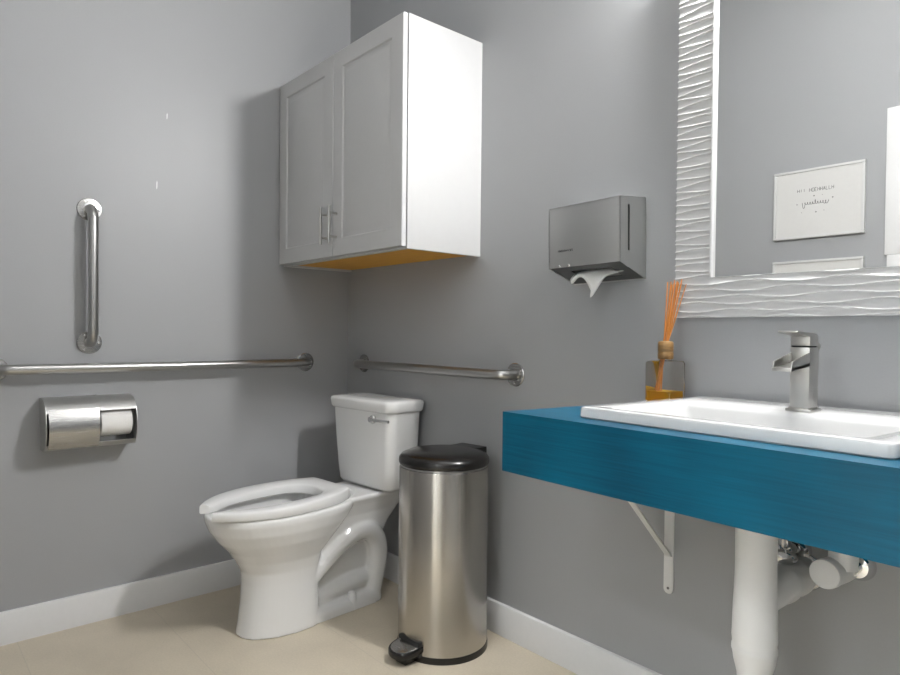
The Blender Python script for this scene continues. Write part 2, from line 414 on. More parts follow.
# ------------------------------------------------------------------ toilet-paper dispenser (left wall)
def tp_dispenser():
    ya, yb = -1.186, -.919
    t = thing('toilet_paper_dispenser', 'brushed steel double toilet paper dispenser under the long grab bar', 'paper holder', (0, (ya+yb)/2, .617))
    top = [(0, .790), (.030, .791), (.058, .788), (.080, .780), (.096, .768), (.106, .754)]
    front = [(.106, .754), (.115, .735), (.121, .712), (.122, .69), (.119, .668), (.110, .645), (.098, .630)]
    bot = [(.098, .630), (.085, .624), (.05, .619), (0, .617)]
    def strip(b, prof, y0, y1, th=.0016):
        # a bent sheet with thickness
        inn = []
        for i, p in enumerate(prof):
            a = Vector(prof[max(i-1, 0)]); c = Vector(prof[min(i+1, len(prof)-1)]); d = (c-a).normalized()
            nn = Vector((-d.y, d.x))*-1
            inn.append((p[0]+nn.x*th, p[1]+nn.y*th))
        prism(b, list(prof)+list(reversed(inn)), 'y', y0, y1)
    def bow(pr): return list(pr)
    b = bm_new()
    strip(b, bow(top), ya, yb); strip(b, bow(bot), ya, yb)
    strip(b, [(.106, .754), (.1105, .747)], ya, yb)
    strip(b, [(.109, .642), (.098, .630)], ya, yb)
    quad_box(b, 0, .003, ya, yb, .617, .790)
    obj('housing', b, 'panel_steel', t, smooth=40)
    outline = top+front[1:]+bot[1:]
    for y0, y1 in ((ya-.0015, ya), (yb, yb+.0015)):
        b = bm_new(); prism(b, outline, 'y', y0, y1); obj('end_cap', b, 'panel_steel', t, smooth=0)
    b = bm_new()
    fr = [(x+.0025, z) for x, z in [(.105, .757)]+front+[(.0975, .6285)]]
    strip(b, fr, ya+.006, ya+.152)
    obj('sliding_cover', b, 'steel', t, smooth=40)
    b = bm_new()
    tube(b, [(.06, ya+.004, .70), (.06, yb-.004, .70)], .008, 12)
    quad_box(b, .004, .055, ya+.15, ya+.153, .625, .78)
    obj('spindle', b, 'dark_steel', t)
    b = bm_new()
    quad_box(b, .0035, .006, ya+.01, yb-.002, .625, .782); quad_box(b, .006, .085, yb-.004, yb-.001, .628, .77)
    obj('dark_inner_plate', b, 'dark_steel', t)
    b = bm_new(); lathe(b, [(.006, 0), (.006, .003), (.004, .005), (.0005, .0055)], (.02, ya+.158, .7905), 14); obj('lock', b, 'chrome', t)
    r = thing('toilet_paper_roll', 'white toilet paper roll showing in the steel dispenser opening', 'toilet paper', (.06, -1.0, .70))
    b = bm_new(); c = (.062, 0, .703)
    lathe(b, [(.021, 1.027), (.047, 1.027), (.049, 1.025), (.049, .932), (.047, .930), (.021, .930), (.021, 1.027)], c, 40, 'y', cap=False)
    obj('paper', b, 'tissue', r, smooth=40)
    b = bm_new(); lathe(b, [(.0205, 1.026), (.0205, .931), (.0185, .931), (.0185, 1.026), (.0205, 1.026)], c, 24, 'y', cap=False); obj('core', b, 'collar', r, smooth=40)
    b = bm_new()  # loose end of the sheet, a slightly raised flap on the front
    fl = [(c[0]+.0505*math.cos(a), c[2]+.0505*math.sin(a)) for a in [math.radians(x) for x in range(35, 56, 3)]]
    prism(b, fl+[(x-.001, z-.001) for x, z in reversed(fl)], 'y', -1.022, -.945)
    obj('loose_sheet', b, 'tissue', r, smooth=40)
tp_dispenser()

# ------------------------------------------------------------------ paper towel dispenser (back wall)
def marks(b, x0, x1, z0, z1, y, n, seed, w=.0007, dy=-.0004):
    """a row of small letter-like strokes"""
    rnd = random.Random(seed)
    sx = (x1-x0)/n
    for i in range(n):
        a = x0+i*sx; h = z1-z0
        k = rnd.choice('LHOEIAS')
        segs = {'L': [(0, 0, 0, 1), (0, 0, .7, 0)], 'H': [(0, 0, 0, 1), (.7, 0, .7, 1), (0, .5, .7, .5)], 'O': [(0, 0, 0, 1), (.7, 0, .7, 1), (0, 1, .7, 1), (0, 0, .7, 0)],
                'E': [(0, 0, 0, 1), (0, 1, .6, 1), (0, .5, .5, .5), (0, 0, .6, 0)], 'I': [(.3, 0, .3, 1)], 'A': [(0, 0, .35, 1), (.35, 1, .7, 0), (.15, .4, .55, .4)], 'S': [(0, 1, .6, 1), (0, 1, 0, .5), (0, .5, .6, .5), (.6, .5, .6, 0), (0, 0, .6, 0)]}[k]
        for (u0, v0, u1, v1) in segs:
            p = Vector((a+u0*sx, z0+v0*h)); q = Vector((a+u1*sx, z0+v1*h)); d = (q-p).normalized(); s = Vector((-d.y, d.x))*w/2
            prism(b, [tuple(p+s), tuple(q+s), tuple(q-s), tuple(p-s)], 'y', y, y+dy)
def towel_dispenser():
    x0, x1, d = 1.272, 1.514, -.120
    t = thing('paper_towel_dispenser', 'brushed steel paper towel dispenser on the back wall beside the mirror', 'paper towel holder', ((x0+x1)/2, 0, 1.17))
    zt, ztw, zf, zb = 1.3795, 1.392, 1.208, 1.168
    b = bm_new()
    th = .0025
    prism(b, [(d, zf), (d, zt), (d+th, zt+.001), (d+th, zf)], 'x', x0, x1, .0006)          # front sheet
    prism(b, [(d, zt-.003), (d, zt), (0, ztw), (0, ztw-.003)], 'x', x0, x1, .0006)             # top
    prism(b, [(0, zb), (0, ztw-.003), (-.003, ztw-.003), (-.003, zb)], 'x', x0, x1)
    for xa, xb in ((x0, x0+th), (x1-th, x1)):                                           # sides, cut away below
        # right side has a tall slot
        s0, s1, sz0, sz1 = -.086, -.0775, 1.240, 1.362
        prism(b, [(d, zf), (d, zt), (s0, zt+.0025), (s0, zf-.012)], 'x', xa, xb)
        prism(b, [(s1, zf-.0133), (s1, zt+.0028), (-.0, ztw), (-.0, zb)], 'x', xa, xb)
        prism(b, [(s0, sz1), (s0, zt+.0025), (s1, zt+.0028), (s1, sz1)], 'x', xa, xb)
        prism(b, [(s0, zf-.012), (s0, sz0), (s1, sz0), (s1, zf-.0133)], 'x', xa, xb)
    obj('dispenser_body', b, 'panel_steel', t, smooth=30)
    b = bm_new()    # sloped tray underneath with the mouth
    for (ya, yb, xa, xb) in ((d+.003, -.088, x0+.003, x1-.003), (-.03, -.004, x0+.003, x1-.003), (-.088, -.03, x0+.003, x0+.055), (-.088, -.03, x1-.055, x1-.003)):
        za = zf+(zb-zf)*(ya-d)/(-d)+.002; zc = zf+(zb-zf)*(yb-d)/(-d)+.002
        prism(b, [(ya, za), (ya, za+.002), (yb, zc+.002), (yb, zc)], 'x', xa, xb)
    obj('tray', b, 'dark_steel', t, smooth=0)
    b = bm_new(); quad_box(b, x1-.008, x1-.0065, -.112, -.006, 1.215, 1.375); obj('dark_inner_plate', b, 'dark', t, smooth=0)  # dark plate standing in for the shade inside the slot
    b = bm_new(); quad_box(b, x0+.006, x1-.014, -.110, -.006, 1.262, 1.34, .003); o = obj('towel_stack', b, 'towel', t)
    for xx in (x0+.038, x0+.072):
        b = bm_new(); lathe(b, [(.0035, 0), (.0035, .002), (.002, .003), (.0003, .0032)], (xx, d+.0005, zf+.004-.0), 12, 'y')
        obj('rivet', b, 'chrome', t)
    b = bm_new(); marks(b, x0+.033, x0+.087, 1.2525, 1.2575, d-.0001, 14, 5, .0011); o = obj('maker_mark', b, 'ink', t, smooth=0); o['label'] = 'small dark printed maker mark'
    # hanging towel
    b = bm_new()
    NU, NV = 18, 10
    grid = []
    for v in range(NV+1):
        row = []
        fv = v/NV
        for u in range(NU+1):
            fu = u/NU
            hang = (.072*math.exp(-((fu-.57)/.25)**2)+.008+.022*math.exp(-((fu-.02)/.07)**2))
            x = x0+.048+fu*(.165-.045*fv*(1 if fu > .5 else .0))
            y = -.066-.012*fv+.006*math.sin(fu*9)*fv-.012*math.sin(fv*PI)
            z = 1.190+.010*math.sin(fu*PI)-hang*fv-.001*fu
            row.append(b.verts.new((x, y, z)))
        grid.append(row)
    for a, c in zip(grid, grid[1:]):
        for i in range(NU): b.faces.new((a[i], a[i+1], c[i+1], c[i]))
    top = [b.verts.new((v.co.x+.002, -.035, v.co.z+.012)) for v in grid[0]]      # fold that runs back up into the mouth
    for i in range(NU): b.faces.new((top[i], top[i+1], grid[0][i+1], grid[0][i]))
    o = obj('paper_towel', b, 'towel', smooth=60)
    so = o.modifiers.new('Solidify', 'SOLIDIFY'); so.thickness = .0012
    o.modifiers.new('Subdivision', 'SUBSURF').render_levels = 1
    rebase(o, (x0+.12, -.066, 1.2))
    tag(o, 'white paper towel hanging out of the steel dispenser mouth', 'paper towel')
towel_dispenser()
bpy.data.objects['paper_towel_dispenser'].rotation_euler = (0, math.radians(-1.1), 0)      # hangs a little crooked

# ------------------------------------------------------------------ toilet
def egg(uc, ub, uf, w, z, n=48, ef=1.0, eb=.75, dx=0):
    out = []
    for i in range(n):
        a = 2*PI*i/n
        c, s = math.cos(a), math.sin(a)
        e = ef if c > 0 else eb
        x = w*math.copysign(abs(s)**(e if c <= 0 else .92), s)
        u = uc+(uf-uc)*c if c > 0 else uc-(uc-ub)*abs(c)**e
        out.append((x+dx, -u, z))
    return out
def toilet():
    t = thing('toilet', 'white two-piece toilet with an open-front seat in the corner', 'toilet', (.378, 0, 0), math.radians(4.5))
    b = bm_new()
    # front bowl and pedestal, with the hollow of the bowl
    o_ = [(.0, .50, .405, .692, .117), (.03, .50, .408, .685, .114), (.10, .50, .412, .676, .110), (.17, .50, .415, .671, .109), (.21, .50, .41, .674, .112),
          (.25, .51, .40, .695, .122), (.285, .52, .365, .718, .140), (.32, .53, .33, .752, .158), (.36, .54, .29, .780, .174), (.395, .545, .265, .794, .182), (.412, .545, .262, .795, .182), (.417, .545, .268, .790, .176)]
    i_ = [(.417, .55, .325, .760, .128), (.405, .55, .32, .765, .133), (.37, .55, .33, .755, .128), (.32, .55, .36, .72, .105), (.27, .54, .40, .67, .075), (.235, .53, .43, .62, .05), (.225, .53, .46, .59, .03)]
    rings = [egg(uc, ub, uf, w, z, 56, 1.0, .8) for z, uc, ub, uf, w in o_+i_]
    loft(b, rings)
    # deck that carries the tank
    def rr(u0, u1, w, z, r=.03): return [(x, -y, z) for x, y in rrect(w, (u1-u0)/2, r, 5, 0, (u0+u1)/2)]
    loft(b, [rr(.13, .44, .075, .235, .03), rr(.10, .42, .08, .29, .03), rr(.06, .40, .092, .345, .03), rr(.03, .38, .11, .385, .03), rr(.025, .37, .122, .405, .03), rr(.025, .365, .124, .414, .03), rr(.03, .36, .119, .419, .03)])
    # foot behind the pedestal and the recessed web between the trapway passes
    loft(b, [rr(.135, .56, .105, 0, .05), rr(.137, .56, .104, .028, .05), rr(.145, .55, .095, .042, .05), rr(.16, .52, .072, .052, .05), rr(.16, .50, .055, .10, .04), rr(.16, .50, .052, .30, .04)])
    # trapway
    for sx in (-1, 1):
        path = spline([(.058*sx, -.50, .125), (.060*sx, -.43, .175), (.062*sx, -.36, .228), (.064*sx, -.28, .272), (.064*sx, -.215, .277), (.064*sx, -.168, .240), (.064*sx, -.152, .175), (.063*sx, -.165, .10), (.06*sx, -.18, .03)], 6)
        tube(b, path, .040, 14)
        path = spline([(.030*sx, -.43, .05), (.034*sx, -.36, .072), (.036*sx, -.28, .085), (.034*sx, -.20, .085)], 6)
        tube(b, path, .046, 14)
    o = obj('bowl', b, 'ceramic', t, local=True, smooth=60)
    add_mod_remesh(o, .0042, 8)
    # bolt caps on the foot
    for sx in (-1, 1):
        b = bm_new(); lathe(b, [(.017, .0), (.017, .055), (.013, .064), (.005, .068), (.0005, .0685)], (.088*sx, -.29, 0), 16)
        obj('bolt_cap', b, 'seat', t, local=True)
    # seat: U-shaped ring, open at the front
    b = bm_new(); n = 60
    rings = []
    half = [(.315, .108), (.322, .113), (.345, .126), (.38, .145), (.45, .164), (.52, .174), (.58, .175), (.64, .167), (.70, .147), (.75, .119), (.785, .092), (.805, .072), (.813, .060)]
    hin = [(.39, .0), (.393, .025), (.402, .055), (.42, .078), (.45, .097), (.50, .104), (.56, .104), (.62, .097), (.68, .083), (.72, .066), (.75, .050), (.770, .043), (.786, .040)]
    def walk(tbl, m):
        P = spline([(w, u, 0) for u, w in tbl], 8)
        L = [0]
        for a, c in zip(P, P[1:]): L.append(L[-1]+(c-a).length)
        out = []
        for k in range(m+1):
            d = L[-1]*k/m
            q = max(i for i in range(len(L)) if L[i] <= d+1e-9); q = min(q, len(P)-2)
            out.append(P[q].lerp(P[q+1], (d-L[q])/(L[q+1]-L[q])))
        return out
    m = 34
    oo = walk([(.315, 0.0), (.315, .05), (.315, .098)]+half, m); ii = walk(hin, m)
    right = list(zip(oo, ii))
    seq = [(Vector((-a.x, a.y, 0)), Vector((-c.x, c.y, 0))) for a, c in reversed(right)]+right[1:]
    for A, B in seq:
        O = Vector((A.x, -A.y, 0)); I = Vector((B.x, -B.y, 0)); e = I-O; L = e.length; e.normalize()
        if O.x < 0:      # the far prong ends a little short
            for V in (O, I):
                k = max(0, (-V.y-.70)/.11); V.y += .015*k*min(1, -V.x/.04)
        def top(q): return .447+(.82+(O+e*q).y)*.024
        z0 = .4185
        k = min(1, L/.05)
        sec = [(0, z0+.004), (0, top(0)-.007), (.003*k, top(0)-.002), (.009*k, top(0)), (L*.55, top(L*.55)-.0005), (L-.014*k, top(L)-.003), (L-.005*k, top(L)-.006), (L, top(L)-.011), (L-.001, z0+.002), (L-.006*k, z0), (.004*k, z0)]
        rings.append([O+e*q+Vector((0, 0, z)) for q, z in sec])
    loft(b, rings)
    for v in b.verts:                                # soft ends of the two prongs
        pass
    obj('seat', b, 'seat', t, local=True, smooth=50)
    for sx in (-1, 1):
        b = bm_new()
        tube(b, [(sx*.045, -.300, .434), (sx*.095, -.300, .434)], .008, 14); quad_box(b, sx*.07-.012, sx*.07+.012, -.310, -.288, .418, .430, .003)
        obj('seat_hinge', b, 'seat', t, local=True)
        b = bm_new(); quad_box(b, sx*.14-.012, sx*.14+.012, -.62, -.585, .4165, .423, .002); obj('seat_bumper', b, 'seat', t, local=True)
    # tank
    def tk(hw, u0, u1, bowf, z, r=.032):
        pts = []
        base = rrect(hw, (u1-u0)/2, r, 6, 0, (u0+u1)/2)
        for x, u in base:
            k = max(0, (u-(u0+u1)/2)/((u1-u0)/2))
            pts.append((x, -(u+bowf*k*(1-(x/hw)**2)), z))
        return pts
    b = bm_new()
    TX = .012
    def tkx(*a, **k): return [(x+TX, y, z) for x, y, z in tk(*a, **k)]
    loft(b, [tkx(.135, .055, .160, .010, .419), tkx(.156, .048, .178, .014, .425), tkx(.164, .045, .185, .016, .437), tkx(.170, .043, .190, .018, .50), tkx(.177, .041, .195, .019, .60), tkx(.184, .040, .199, .020, .72)])
    obj('tank', b, 'ceramic', t, local=True, smooth=50)
    b = bm_new()
    loft(b, [tkx(.183, .040, .198, .02, .718), tkx(.190, .034, .205, .022, .7205), tkx(.193, .032, .208, .023, .727), tkx(.196, .030, .211, .024, .752), tkx(.194, .032, .209, .024, .759), tkx(.186, .040, .200, .024, .7635), tkx(.150, .070, .170, .02, .7665)])
    obj('tank_lid', b, 'ceramic', t, local=True, smooth=50)
    b = bm_new()
    lx, lz = .102, .693
    lathe(b, [(.0165, 0), (.0165, .006), (.013, .011), (.010, .012), (.010, .020), (.0005, .021)], (lx, -.206, lz), 24, 'y')
    tube(b, [(lx-.004, -.221, lz), (lx+.03, -.227, lz+.0005), (lx+.104, -.222, lz+.001)], [.0075, .0062, .0056], 14)
    o = obj('flush_lever', b, 'chrome', t, local=True, smooth=50); o['label'] = 'chrome flush lever'
toilet()
# ------------------------------------------------------------------ pedal bin
def bin_():
    cx, cy, r = .899, -.194, .146
    t = thing('pedal_bin', 'tall round brushed steel pedal bin with black lid beside the toilet', 'bin', (cx, cy, 0))
    n = 64
    b = bm_new(); lathe(b, [(r-.002, .004), (r+.002, .0), (r+.0025, .014), (r+.001, .020), (r-.004, .020)], (cx, cy, 0), n); obj('base_ring', b, 'black', t)
    b = bm_new(); lathe(b, [(r-.003, .018), (r, .020), (r, .583), (r-.0015, .587), (r-.004, .587)], (cx, cy, 0), n); obj('bin_body', b, 'can_steel', t)
    b = bm_new(); lathe(b, [(r-.006, .585), (r-.003, .588), (r-.0035, .594), (r-.006, .596)], (cx, cy, 0), n); obj('rim', b, 'steel', t)
    b = bm_new(); lathe(b, [(r-.008, .5965), (r+.0005, .5968), (r+.002, .603), (r+.001, .614), (r-.006, .624), (r-.025, .632), (r-.06, .637), (.03, .639), (.001, .6392)], (cx, cy, 0), n); obj('lid', b, 'black', t, smooth=50)
    # direction of the pedal: toward the room; hinge housing opposite
    a = math.radians(-85); dv = Vector((math.cos(a), math.sin(a), 0)); sv = Vector((-dv.y, dv.x, 0))
    def loc(u, v, z): return Vector((cx, cy, 0))+dv*u+sv*v+Vector((0, 0, z))
    def box(b, u0, u1, v0, v1, z0, z1, bev):
        tb = bmesh.new(); quad_box(tb, u0, u1, v0, v1, z0, z1, bev)
        mt = Matrix(((dv.x, sv.x, 0, cx), (dv.y, sv.y, 0, cy), (0, 0, 1, 0), (0, 0, 0, 1)))
        merge(b, tb, mt)
    ah = math.radians(96); dh = Vector((math.cos(ah), math.sin(ah), 0)); sh = Vector((-dh.y, dh.x, 0))
    b = bm_new(); tb = bmesh.new(); quad_box(tb, .06, r+.012, -.050, .06, .586, .634, .003)
    quad_box(tb, r-.004, r+.014, -.04, .04, .03, .59, .004)
    merge(b, tb, Matrix(((dh.x, sh.x, 0, cx), (dh.y, sh.y, 0, cy), (0, 0, 1, 0), (0, 0, 0, 1))))
    obj('hinge_housing', b, 'black', t)
    b = bm_new(); box(b, r-.012, r+.004, -.048, .048, .018, .064, .004); obj('pedal_slot', b, 'dark', t)
    # pedal: black paddle with steel top plate
    def paddle(uo, w, z0, z1, u0):
        out = []
        for k in range(17):
            an = -PI/2+PI*k/16
            out.append((u0+(uo-u0)*math.cos(an)**.6, w*math.sin(an)))
        return out
    b = bm_new(); o2 = paddle(r+.070, .052, 0, 0, r-.008)
    rings = [[loc(u*s+(1-s)*(r+.02), v*s, z-.10*(u-r)) for u, v in o2] for s, z in ((.96, .030), (1, .034), (1, .046), (.96, .049))]
    loft(b, rings)
    p = obj('pedal', b, 'black', t, smooth=40)
    b = bm_new(); rings = [[loc(u*s+(1-s)*(r+.022), v*s, z-.10*(u-r)) for u, v in o2] for s, z in ((.86, .0485), (.86, .0505), (.83, .0515))]
    loft(b, rings); o = obj('pedal_plate', b, 'steel', p, smooth=40); o['label'] = 'steel pedal plate'
    b = bm_new(); box(b, r-.004, r+.042, -.020, .028, 0.0, .016, .004); obj('foot', b, 'black', t)
bin_()

# ------------------------------------------------------------------ counter
CT = .842; CF = -.519; SH = .15          # top height, front, slight skew of the left end
CXL, CXR = 1.480, 2.46; CFR = CF-.028*(CXR-1.480)
def cx_at(y): return CXL+SH*(y-CF)
def counter():
    t = thing('vanity_counter', 'teal blue laminate wall-hung vanity counter under the mirror', 'counter', (1.95, 0, CT-.121))
    # opening for the basin
    hx0, hx1, hy0, hy1 = 1.70, 2.19, -.41, -.09
    b = bm_new()
    zt, zb = CT, CT-.03
    def poly(pts): prism(b, pts, 'z', zb, zt)
    poly([(cx_at(CF), CF), (CXR, CFR), (CXR, hy0), (cx_at(hy0), hy0)])
    poly([(cx_at(hy1), hy1), (CXR, hy1), (CXR, 0), (cx_at(0), 0)])
    poly([(cx_at(hy0), hy0), (hx0, hy0), (hx0, hy1), (cx_at(hy1), hy1)])
    poly([(hx1, hy0), (CXR, hy0), (CXR, hy1), (hx1, hy1)])
    obj('worktop', b, 'blue', t, smooth=0)
    b = bm_new(); z0 = CT-.134
    prism(b, [(cx_at(CF), CF), (CXR, CFR), (CXR, CFR+.02), (cx_at(CF+.02), CF+.02)], 'z', z0, zb)
    for v in b.verts: pass
    obj('front_apron', b, 'blue', t, smooth=0)
    for s in (0, 1):
        b = bm_new()
        if s == 0: pts = [(cx_at(CF+.02), CF+.02), (cx_at(CF+.02)+.02, CF+.02), (cx_at(0)+.02, 0), (cx_at(0), 0)]
        else: pts = [(CXR-.02, CFR+.021), (CXR, CFR+.02), (CXR, 0), (CXR-.02, 0)]
        prism(b, pts, 'z', z0, zb); obj('end_apron', b, 'blue', t, smooth=0)
counter()
def bracket(x, label):
    t = thing('counter_bracket', label, 'bracket', (x, 0, .33), 0)
    b = bm_new(); out = arc((x, .3445), .0135, 180, 360, 10)+[(x+.0135, .812), (x-.0135, .812)]
    prism(b, out, 'y', -.0045, 0, .0006); w = obj('wall_strip', b, 'bracket', t)
    b = bm_new(); tb = bmesh.new(); lathe(b, [(.0035, .0045), (.0035, .0055), (.0005, .006)], (x, 0, .346), 10, 'y'); obj('screw', b, 'dark_steel', w)
    b = bm_new(); quad_box(b, x-.0135, x+.0135, -.42, -.0045, .8075, .812, .0006); obj('top_arm', b, 'bracket', t)
    b = bm_new(); quad_box(b, 0, .53, -.009, .009, -.002, .002, .0006)
    d = Vector((0, -.385, .376)).normalized()
    sx = Vector((1, 0, 0)); nn = sx.cross(d)
    mt = Matrix(((d.x, sx.x, nn.x, x), (d.y, sx.y, nn.y, -.004), (d.z, sx.z, nn.z, .432), (0, 0, 0, 1)))
    bmesh.ops.transform(b, matrix=mt, verts=b.verts); obj('brace', b, 'bracket', t)
bracket(1.597, 'white steel shelf bracket under the left end of the blue counter')

# ------------------------------------------------------------------ basin
def basin():
    x0, x1, y0, y1 = 1.650, 2.226, -.466, -.018
    zt = .866
    cx, cy = (x0+x1)/2, (y0+y1)/2
    t = thing('sink_basin', 'white rectangular drop-in basin set in the blue counter', 'basin', (cx, cy, CT))
    def R(ix0, ix1, iy0, iy1, r, z):
        hx, hy = (x1-ix1-x0-ix0)/2, (y1-iy1-y0-iy0)/2
        mx, my = (x0+ix0+x1-ix1)/2, (y0+iy0+y1-iy1)/2
        return [(x+.088*(y-y0), y-.03*(x-x0)*(1-.6*(y-y0)/(y1-y0)), z) for x, y in rrect(hx, hy, r, 6, mx, my)]
    b = bm_new()
    e = .0
    rings = [R(.05, .05, .045, .05, .02, CT), R(.003, .003, .003, .003, .010, CT), R(0, 0, 0, 0, .012, CT+.003), R(0, 0, 0, 0, .012, zt-.006), R(.002, .002, .002, .002, .012, zt-.0015), R(.006, .006, .006, .006, .012, zt),
             R(.048, .048, .030, .165, .02, zt-.0005), R(.052, .052, .034, .169, .02, zt-.003), R(.058, .058, .038, .173, .022, zt-.012), R(.066, .066, .045, .178, .03, zt-.05), R(.080, .080, .058, .186, .045, zt-.092), R(.11, .11, .08, .195, .06, zt-.112), R(.20, .20, .12, .21, .05, zt-.118), R(.26, .26, .135, .225, .025, zt-.121)]
    under = [R(.26, .26, .135, .225, .025, zt-.133), R(.11, .11, .08, .19, .06, zt-.124), R(.07, .07, .05, .175, .045, zt-.10), R(.055, .055, .045, .165, .03, zt-.055), R(.05, .05, .045, .16, .02, CT)]
    loft(b, rings, cap0=False, cap1=True)
    R2 = loft(b, [R(.05, .05, .045, .05, .02, CT)]+list(reversed(under)), cap0=False, cap1=True)
    bmesh.ops.remove_doubles(b, verts=b.verts, dist=1e-5)
    obj('basin_shell', b, 'basin', t, smooth=40)
    dx, dy = cx+.012, cy-.003
    b = bm_new(); lathe(b, [(.030, zt-.1205), (.030, zt-.1185), (.024, zt-.1175), (.019, zt-.119), (.0005, zt-.1185)], (dx+.01, -.292, 0), 28); obj('drain', b, 'chrome', t)
basin()

# ------------------------------------------------------------------ faucet
def faucet():
    x0, x1, yf, yb = 1.9595, 1.9965, -.172, -.126
    t = thing('faucet', 'brushed nickel single-lever waterfall faucet standing on the basin', 'faucet', ((x0+x1)/2, (yf+yb)/2, .866))
    xm = (x0+x1)/2
    b = bm_new(); quad_box(b, x0-.006, x1+.006, yf-.006, yb+.006, .8655, .872, .0015); obj('base_plate', b, 'nickel', t)
    b = bm_new(); prism(b, [(yf, .871), (yf, .965), (yf, .996), (yb, .996), (yb+.001, .94), (yb, .871)], 'x', x0, x1, .0016); obj('faucet_body', b, 'nickel', t)
    # open trough spout
    b = bm_new(); ys = yf-.088
    prism(b, [(yf+.004, .958), (yf+.004, .966), (ys, .957), (ys, .950)], 'x', x0, x1, .0008)           # floor
    for xa, xb in ((x0, x0+.003), (x1-.003, x1)):
        prism(b, [(yf+.004, .958), (yf+.004, .986), (ys+.012, .970), (ys+.004, .968), (ys, .951)], 'x', xa, xb, .0006)
    obj('spout', b, 'nickel', t)
    b = bm_new(); quad_box(b, x0+.003, x1-.003, yf-.001, yb-.002, .996, .999); obj('joint', b, 'dark', t)
    b = bm_new(); prism(b, [(yf+.002, .999), (yf+.002, 1.019), (yb-.001, 1.019), (yb, .999)], 'x', x0, x1, .0012)
    yl = yf-.062
    prism(b, [(yl, 1.0255), (yl, 1.029), (yf, 1.0262), (yb-.012, 1.024), (yb, 1.019), (yb-.002, 1.0165), (yf, 1.0185)], 'x', x0, x1, .0008)
    obj('lever_handle', b, 'nickel', t)
    b = bm_new(); tube(b, [(xm+.012, yb+.012, .872), (xm+.012, yb+.012, .992)], .0026, 10)
    lathe(b, [(.0006, .990), (.005, .992), (.0062, .998), (.005, 1.004), (.0006, 1.006)], (xm+.012, yb+.012, 0), 14)
    obj('pop_up_rod', b, 'nickel', t)
faucet()

# ------------------------------------------------------------------ reed diffuser
def diffuser():
    cx, cy, h = 1.6195, -.073, .036
    z0 = CT; zt = .953
    t = thing('reed_diffuser', 'glass reed diffuser with orange reeds at the back of the counter', 'diffuser', (cx, cy, z0))
    def sq(hh, z, r=.005): return [(x, y, z) for x, y in rrect(hh, hh, r, 4, cx, cy)]
    b = bm_new()
    loft(b, [sq(h-.002, z0), sq(h, z0+.002), sq(h, zt-.006), sq(h-.003, zt-.001, .006), sq(h-.010, zt, .008), sq(.016, zt+.001, .0155), sq(.0155, zt+.004, .015)])
    obj('bottle', b, 'glass', t, smooth=40)
    b = bm_new(); loft(b, [sq(h-.0062, z0+.0068, .004), sq(h-.0033, z0+.0092, .004), sq(h-.0033, z0+.034, .004), sq(h-.005, z0+.0342, .004)]); o = obj('fragrance_oil', b, 'oil', t, smooth=40); o['label'] = 'amber fragrance oil'
    b = bm_new(); lathe(b, [(.0185, zt+.004), (.0195, zt+.006), (.0195, zt+.020), (.0185, zt+.0215), (.0185, zt+.0235), (.0195, zt+.025), (.0195, zt+.045), (.017, zt+.049), (.011, zt+.050), (.011, zt+.035), (.016, zt+.034), (.016, zt+.004), (.0185, zt+.004)], (cx, cy, 0), 28, cap=False); obj('collar', b, 'collar', t)
    rnd = random.Random(9)
    # image-right is mostly along (+x, +y)
    rx = Vector((.66, .75, 0)); fy = Vector((.75, -.66, 0))
    for i in range(11):
        f = i/10
        top = Vector((cx, cy, 1.158+rnd.uniform(-.012, .004)))+rx*(.006+.040*f+rnd.uniform(-.003, .003))+fy*rnd.uniform(-.012, .014)
        nk = Vector((cx, cy, zt+.04))+rx*(-.006+.011*f)+fy*rnd.uniform(-.006, .006)
        d = (nk-top); bot = nk+d*((nk.z-(z0+.012+rnd.uniform(0, .01)))/-d.z if False else ((nk.z-(z0+.014))/(top.z-nk.z)))
        # keep inside the bottle
        bot.x = min(max(bot.x, cx-h+.008), cx+h-.008); bot.y = min(max(bot.y, cy-h+.008), cy+h-.008)
        b = bm_new(); tube(b, [bot, nk, top], .00155, 8); obj('reed', b, 'reed', t)
diffuser()

